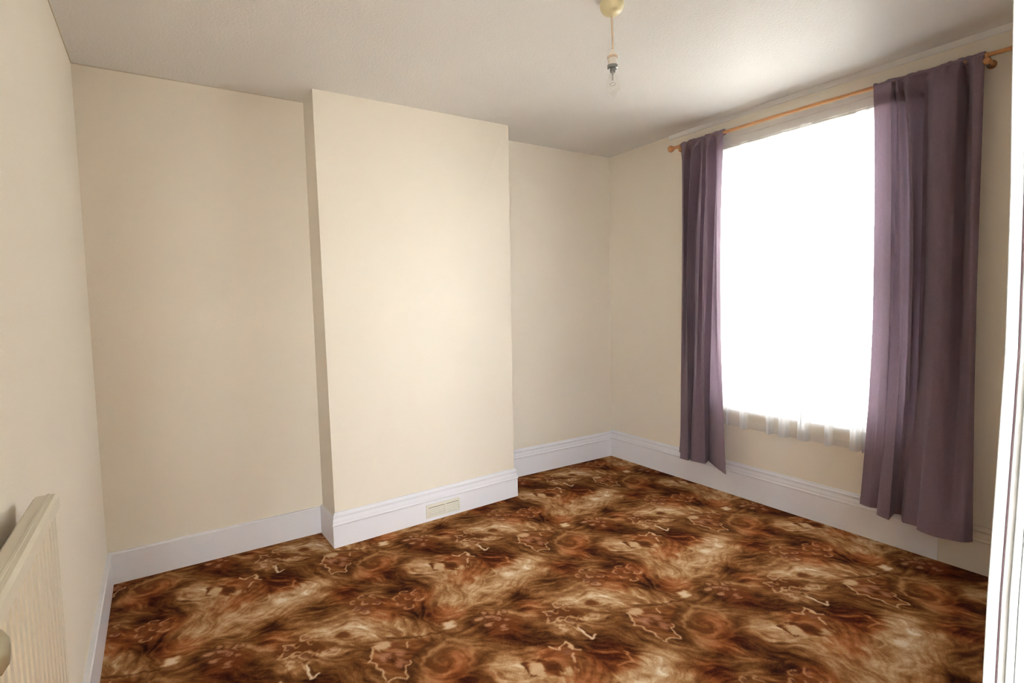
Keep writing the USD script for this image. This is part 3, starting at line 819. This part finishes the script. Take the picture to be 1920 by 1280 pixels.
def seg_dist(poly, closed=False):
    """Distance (metres) of every tile point to a traced line; the sign is negative inside a closed one."""
    P = to_tile(floor_at(poly))
    c = P.mean(0)
    base = near(P - c)                                           # metres about the motif's middle
    X = near(TU - c)
    best = np.full((NT, NT), 9.0); inside = np.zeros((NT, NT), bool)
    n = len(base)
    for i in range(n if closed else n - 1):
        a, b = base[i], base[(i + 1) % n]
        ab = b - a
        t = np.clip(((X - a) @ ab) / (ab @ ab + 1e-12), 0, 1)
        best = np.minimum(best, np.sqrt(((X - a - t[..., None] * ab) ** 2).sum(-1)))
        if closed:
            cr = (a[1] > X[..., 1]) != (b[1] > X[..., 1])
            inside ^= cr & (X[..., 0] < (b[0] - a[0]) * (X[..., 1] - a[1]) / (b[1] - a[1] + 1e-12) + a[0])
    return np.where(inside, -best, best) if closed else best


def put(target, mask, value):
    return target * (1 - mask) + value * mask


def soft(d, w, s=0.004): return np.clip((w - d) / s + 0.5, 0, 1)


pink = np.zeros((NT, NT))
# maple leaf
leaf_o = c1([(1255, 742), (1310, 712), (1400, 716), (1470, 700), (1640, 690), (1610, 760), (1595, 830), (1615, 885), (1665, 936), (1592, 930), (1560, 970), (1500, 930), (1470, 895), (1400, 880), (1330, 835), (1300, 790)])
dl = seg_dist(leaf_o, True)
m_ = soft(dl, 0.0, 0.006)
tone = put(tone, m_ * 0.75, 0.36 + 0.10 * n_mid); rust0 = np.maximum(rust0, 0.55 * m_)
tone = put(tone, soft(seg_dist(c1([(1310, 690), (1480, 690), (1690, 652)])), 0.006, 0.006) * 0.75, 0.16)
tone = put(tone, soft(seg_dist(c1([(1660, 700), (1610, 760), (1610, 840), (1690, 930), (1740, 960)])), 0.010, 0.012) * 0.6, 0.15)
for pts, wd_, v in ((c1([(1260, 742), (1300, 790), (1330, 838), (1420, 880), (1470, 893), (1500, 930), (1560, 970), (1590, 932), (1665, 935), (1612, 880), (1598, 830)]), 0.0034, 0.86),
                    (c1([(1270, 735), (1310, 716), (1390, 722)]), 0.003, 0.75), (c1([(1482, 712), (1492, 735), (1515, 755)]), 0.0035, 0.85)):
    tone = put(tone, soft(seg_dist(pts), wd_, 0.005) * 0.85, v)


def spot(px, r, tone_v=None, rust_v=None, pink_v=None, k=0.9, sx=1.0):
    global tone, rust0, pink
    d = near(TU - to_tile(floor_at([px]))[0])
    m = soft(np.sqrt(d[..., 0] ** 2 + (d[..., 1] * sx) ** 2) + 0.006 * n_blot + 0.004 * n_fine, r, 0.018) * k
    if tone_v is not None:
        tone = put(tone, m, tone_v)
    if rust_v is not None:
        rust0 = put(rust0, m, rust_v)
    if pink_v is not None:
        pink = put(pink, m, pink_v)


def ringspot(px, r, w, v, k=0.8, arc=(0, 7)):
    global tone
    d = near(TU - to_tile(floor_at([px]))[0])
    rr = np.sqrt((d ** 2).sum(-1)); a = np.mod(np.arctan2(d[..., 1], d[..., 0]), 2 * math.pi)
    m = soft(np.abs(rr - r), w, 0.004) * ((a > arc[0]) & (a < arc[1])) * k
    tone = put(tone, m, v)


for q, r in (((1430, 830), 0.020), ((1540, 845), 0.026), ((1500, 790), 0.020), ((1400, 800), 0.014)):
    spot(c1([q])[0], r, 0.55, 0.5, 0.9, 0.75)
spot(c1([(1410, 742)])[0], 0.022, 0.30, 1.0, 0.2); spot(c1([(1550, 730)])[0], 0.018, 0.28, 0.9)
spot(c1([(1330, 745)])[0], 0.020, 0.80, 0.0, 0.2)
# star-shaped flower with a cream petal
star = c1([(480, 1130), (560, 1100), (620, 1085), (650, 1020), (700, 1000), (770, 1015), (785, 975), (805, 960), (835, 985), (850, 1018), (915, 1022), (895, 1080), (900, 1160), (860, 1200), (740, 1215), (620, 1225), (555, 1225), (530, 1165)])
ds = seg_dist(star, True); m_ = soft(ds, 0.0, 0.008)
tone = put(tone, m_ * 0.7, 0.30 + 0.09 * n_mid); rust0 = np.maximum(rust0, 0.65 * m_)
tone = put(tone, soft(seg_dist(c1([(690, 1000), (770, 1018), (785, 978), (805, 960), (835, 985), (850, 1018), (915, 1022)])), 0.0045, 0.005) * 0.85, 0.88)
tone = put(tone, soft(seg_dist(c1([(640, 1108), (580, 1105), (480, 1132), (530, 1165), (552, 1222), (610, 1215)])), 0.007, 0.006) * 0.8, 0.14)
tone = put(tone, soft(seg_dist(c1([(862, 1060), (872, 1120)])), 0.006, 0.005) * 0.8, 0.85)
for q, r in (((575, 1150), 0.026), ((600, 1185), 0.028), ((825, 1185), 0.022)):
    spot(c1([q])[0], r, 0.80, 0.0, 0.0, 0.9)
spot(c1([(820, 1040)])[0], 0.022, 0.36, 0.7, 0.7); spot(c1([(700, 1150)])[0], 0.03, 0.16, 0.6); spot(c1([(660, 1050)])[0], 0.025, 0.3, 1.0)
# hooked twig
tone = put(tone, soft(seg_dist(c1([(885, 865), (950, 905), (1000, 950), (1022, 912)])), 0.0055, 0.005) * 0.9, 0.95)
tone = put(tone, soft(seg_dist(c1([(905, 862), (960, 890), (1005, 912)])), 0.006, 0.005) * 0.8, 0.16)
spot(c1([(797, 888)])[0], 0.019, 0.82, 0.0, 0.2)
# curling blossoms
for q in ((830, 760), (760, 740), (900, 745), (690, 770)):
    spot(c1([q])[0], 0.055, 0.24, 0.5, None, 0.65)
for q, r, arc in (((670, 750), 0.016, (0, 4.6)), ((750, 690), 0.020, (1, 6)), ((700, 800), 0.017, (2, 7)), ((760, 790), 0.015, (0, 5)), ((835, 800), 0.022, (0.3, 4)), ((940, 785), 0.018, (2.2, 7)), ((1000, 770), 0.030, (2.0, 6.0)), ((780, 850), 0.016, (0, 4))):
    ringspot(c1([q])[0], r, 0.0046, 0.82, 0.72, arc)
    spot(c1([q])[0], r * 0.6, None, None, 0.8, 0.6)
for q, r, arc in (((715, 735), 0.013, (1, 6)), ((800, 720), 0.012, (0, 5)), ((870, 770), 0.014, (2, 7)), ((905, 800), 0.012, (0, 4.5)), ((650, 790), 0.012, (3, 7)), ((735, 825), 0.012, (1, 5)), ((860, 835), 0.014, (0, 5))):
    ringspot(c1([q])[0], r, 0.0040, 0.76, 0.7, arc); spot(c1([q])[0], r * 0.5, 0.16, 0.4, None, 0.6)
spot(c1([(995, 672)])[0], 0.028, 0.26, 0.85)
# spray of little flowers
for q in ((320, 850), (280, 800), (340, 800)):
    spot(c1([q])[0], 0.060, 0.28, 0.75, None, 0.55)
for q, r in (((160, 792), 0.020), ((190, 748), 0.014), ((235, 780), 0.016), ((300, 748), 0.016), ((335, 742), 0.012), ((230, 830), 0.018), ((300, 792), 0.013), ((360, 800), 0.012), ((330, 850), 0.012)):
    spot(c1([q])[0], r, 0.78, 0.1, 0.8, 0.85)
    ringspot(c1([q])[0], r + 0.004, 0.003, 0.15, 0.6)
    spot(c1([q])[0], r * 0.35, 0.3, 0.5)
spot(c1([(1690, 600)])[0], 0.024, 0.92, 0.0, 0.1)
# knots of buds
for cx, cy, s in ((960, 480, 1.0), (1240, 450, 0.9)):
    for dx, dy in ((0, 0), (-60, 0), (60, -20), (40, 40)):
        spot(c1([(cx + dx, cy + dy)])[0], 0.045 * s, 0.30, 0.5, None, 0.5)
    for i, (dx, dy) in enumerate(((-35, -45), (45, -50), (0, 25), (75, 45), (-60, -10), (20, -10), (100, -10))):
        ringspot(c1([(cx + dx, cy + dy)])[0], 0.017, 0.0044, 0.76, 0.7, (i * 0.9 % 3, 3.6 + i * 0.9 % 3))
        spot(c1([(cx + dx, cy + dy)])[0], 0.012, None, None, 0.9, 0.7)
# antler sprig and white petal
for pts in (c1([(358, 325), (375, 365), (420, 385), (460, 400), (490, 440)]), c1([(375, 365), (340, 375), (300, 385)]), c1([(420, 385), (400, 400), (350, 405)])):
    tone = put(tone, soft(seg_dist(pts), 0.0050, 0.006) * 0.7, 0.72)
spot(c1([(395, 458)])[0], 0.026, 0.92, 0.0, 0.1, 0.7)
spot(c1([(1850, 290)])[0], 0.026, 0.95, 0.0, 0.1, 0.6)
# gold arcs of the scroll
for pts, v in ((c2([(210, 935), (120, 880), (85, 820), (105, 760), (170, 705), (190, 690)]), 0.74), (c2([(170, 700), (300, 715), (390, 770), (430, 850)]), 0.66), (c2([(330, 890), (310, 925), (210, 935)]), 0.70), (c2([(260, 775), (340, 790), (370, 840)]), 0.62)):
    tone = put(tone, soft(seg_dist(pts), 0.006, 0.016) * 0.5, v)
for q in ((160, 855), (255, 890), (210, 800)):
    spot(c2([q])[0], 0.022, 0.26, 0.5, 0, 0.6)

tone = np.clip(0.035 + 0.955 * tone, 0, 1); rust0 = rust0 * np.clip(1 - (tone - 0.58) / 0.2, 0, 1); rust0 = np.clip(rust0 + 0.10 * n_big - 0.03, 0, 1)
stops = [0.0, 0.14, 0.30, 0.46, 0.62, 0.80, 1.0]
cols = np.array([(0.018, 0.006, 0.0035), (0.05, 0.0155, 0.0065), (0.118, 0.04, 0.0135), (0.215, 0.089, 0.03), (0.36, 0.185, 0.078), (0.56, 0.375, 0.22), (0.82, 0.71, 0.58)])
tile_rgb = np.stack([np.interp(tone, stops, cols[:, k]) for k in range(3)], -1)
rb = np.stack([np.interp(tone, stops, c) for c in np.array([(0.03, 0.006, 0.004), (0.07, 0.013, 0.006), (0.165, 0.036, 0.012), (0.29, 0.078, 0.024), (0.42, 0.15, 0.055), (0.56, 0.3, 0.17), (0.75, 0.55, 0.42)]).T], -1)
tile_rgb = tile_rgb * (1 - 0.62 * rust0[..., None]) + rb * 0.62 * rust0[..., None]
pk = np.stack([np.interp(tone, stops, c) for c in np.array([(0.04, 0.012, 0.008), (0.09, 0.03, 0.02), (0.2, 0.075, 0.045), (0.33, 0.15, 0.09), (0.48, 0.26, 0.17), (0.62, 0.41, 0.3), (0.8, 0.64, 0.52)]).T], -1)
tile_rgb = tile_rgb * (1 - 0.7 * pink[..., None]) + pk * 0.7 * pink[..., None]

# the carpet itself: a sheet cut to the skirting, its pile slightly uneven
STEP = 0.0052
gx = np.arange(-0.26, 3.70, STEP); gy = np.arange(-3.47, 0.12, STEP)
GX, GY = np.meshgrid(gx, gy, indexing='ij')


def inside_room(x, y):
    s = -y
    xl = A0[0] + (L0[0] - A0[0]) * (y - A0[1]) / (L0[1] - A0[1])
    back = np.where(x < B0[0] - 0.01, 0.0, np.where(x < D0[0] + 0.01, -0.283, 0.06))
    return (x > xl + 0.004) & (x < xb(s) - 0.004) & (y < back) & ((y > FRONT + 0.001) | ((x > DX0 + 0.002) & (x < DX1 - 0.012)))


ok = inside_room(GX, GY)
q4 = ok[:-1, :-1] & ok[1:, :-1] & ok[:-1, 1:] & ok[1:, 1:]
idx = np.arange(GX.size).reshape(GX.shape)
i0, i1, i2, i3 = (a[q4] for a in (idx[:-1, :-1], idx[1:, :-1], idx[1:, 1:], idx[:-1, 1:]))
faces = np.concatenate([np.stack([i0, i1, i2], -1), np.stack([i0, i2, i3], -1)])
usedv = np.zeros(GX.size, bool); usedv[faces.ravel()] = True
remap = np.cumsum(usedv) - 1
faces = remap[faces]
X, Y = GX.ravel()[usedv], GY.ravel()[usedv]
tc = to_tile(np.stack([X, Y], -1)) * NT - 0.5
rgb = np.stack([map_coordinates(tile_rgb[..., k], tc.T, order=1, mode='grid-wrap') for k in range(3)], -1)
tv = map_coordinates(gaussian_filter(tone, 1.0, mode='wrap'), tc.T, order=1, mode='grid-wrap')
Z = -0.004 + 0.0016 * (tv - 0.5) + 0.0006 * (RNG.random(len(X)) - 0.5)
V = np.stack([X, Y, Z], -1)
cp = UsdGeom.Mesh.Define(stage, '/World/carpet')
cp.CreatePointsAttr(Vt.Vec3fArray.FromNumpy(V.astype(np.float32)))
cp.CreateFaceVertexCountsAttr(Vt.IntArray.FromNumpy(np.full(len(faces), 3, np.int32)))
cp.CreateFaceVertexIndicesAttr(Vt.IntArray.FromNumpy(faces.astype(np.int32).ravel()))
cp.CreateSubdivisionSchemeAttr('none')
nrm = np.zeros_like(V); nrm[:, 2] = 1
cp.CreateNormalsAttr(Vt.Vec3fArray.FromNumpy(nrm.astype(np.float32))); cp.SetNormalsInterpolation('vertex')
UsdGeom.PrimvarsAPI(cp).CreatePrimvar('weave', Sdf.ValueTypeNames.Color3fArray, 'vertex').Set(Vt.Vec3fArray.FromNumpy(rgb.astype(np.float32)))
M['carpet'] = usdkit.material(stage, '/World/Looks/patterned_carpet', {
    'a': ('attribute', {'attribute': 'weave'}), 'g': ('geometry', {}), 'n': ('noise_texture', {'scale': 260.0, 'detail': 2.0}),
    'r': ('rgb_ramp', {'ramp': [(0.25, (0.70, 0.70, 0.70)), (0.75, (1.16, 1.16, 1.16))]}),
    'mx': ('mix', {'mix_type': 'multiply', 'fac': 1.0}), 'b': ('bump', {'strength': 0.35, 'distance': 0.004}),
    'p': ('principled_bsdf', {'roughness': 0.95, 'specular_ior_level': 0.02})},
    [('a.color', 'mx.color1'), ('g.position', 'n.vector'), ('n.fac', 'r.fac'), ('r.color', 'mx.color2'), ('mx.color', 'p.base_color'), ('n.fac', 'b.height'), ('b.normal', 'p.normal')], surface='p.BSDF')
UsdShade.MaterialBindingAPI.Apply(cp.GetPrim()).Bind(M['carpet'])
tag(cp.GetPrim(), 'fitted carpet with swirling brown, rust and gold leaf pattern', 'carpet')
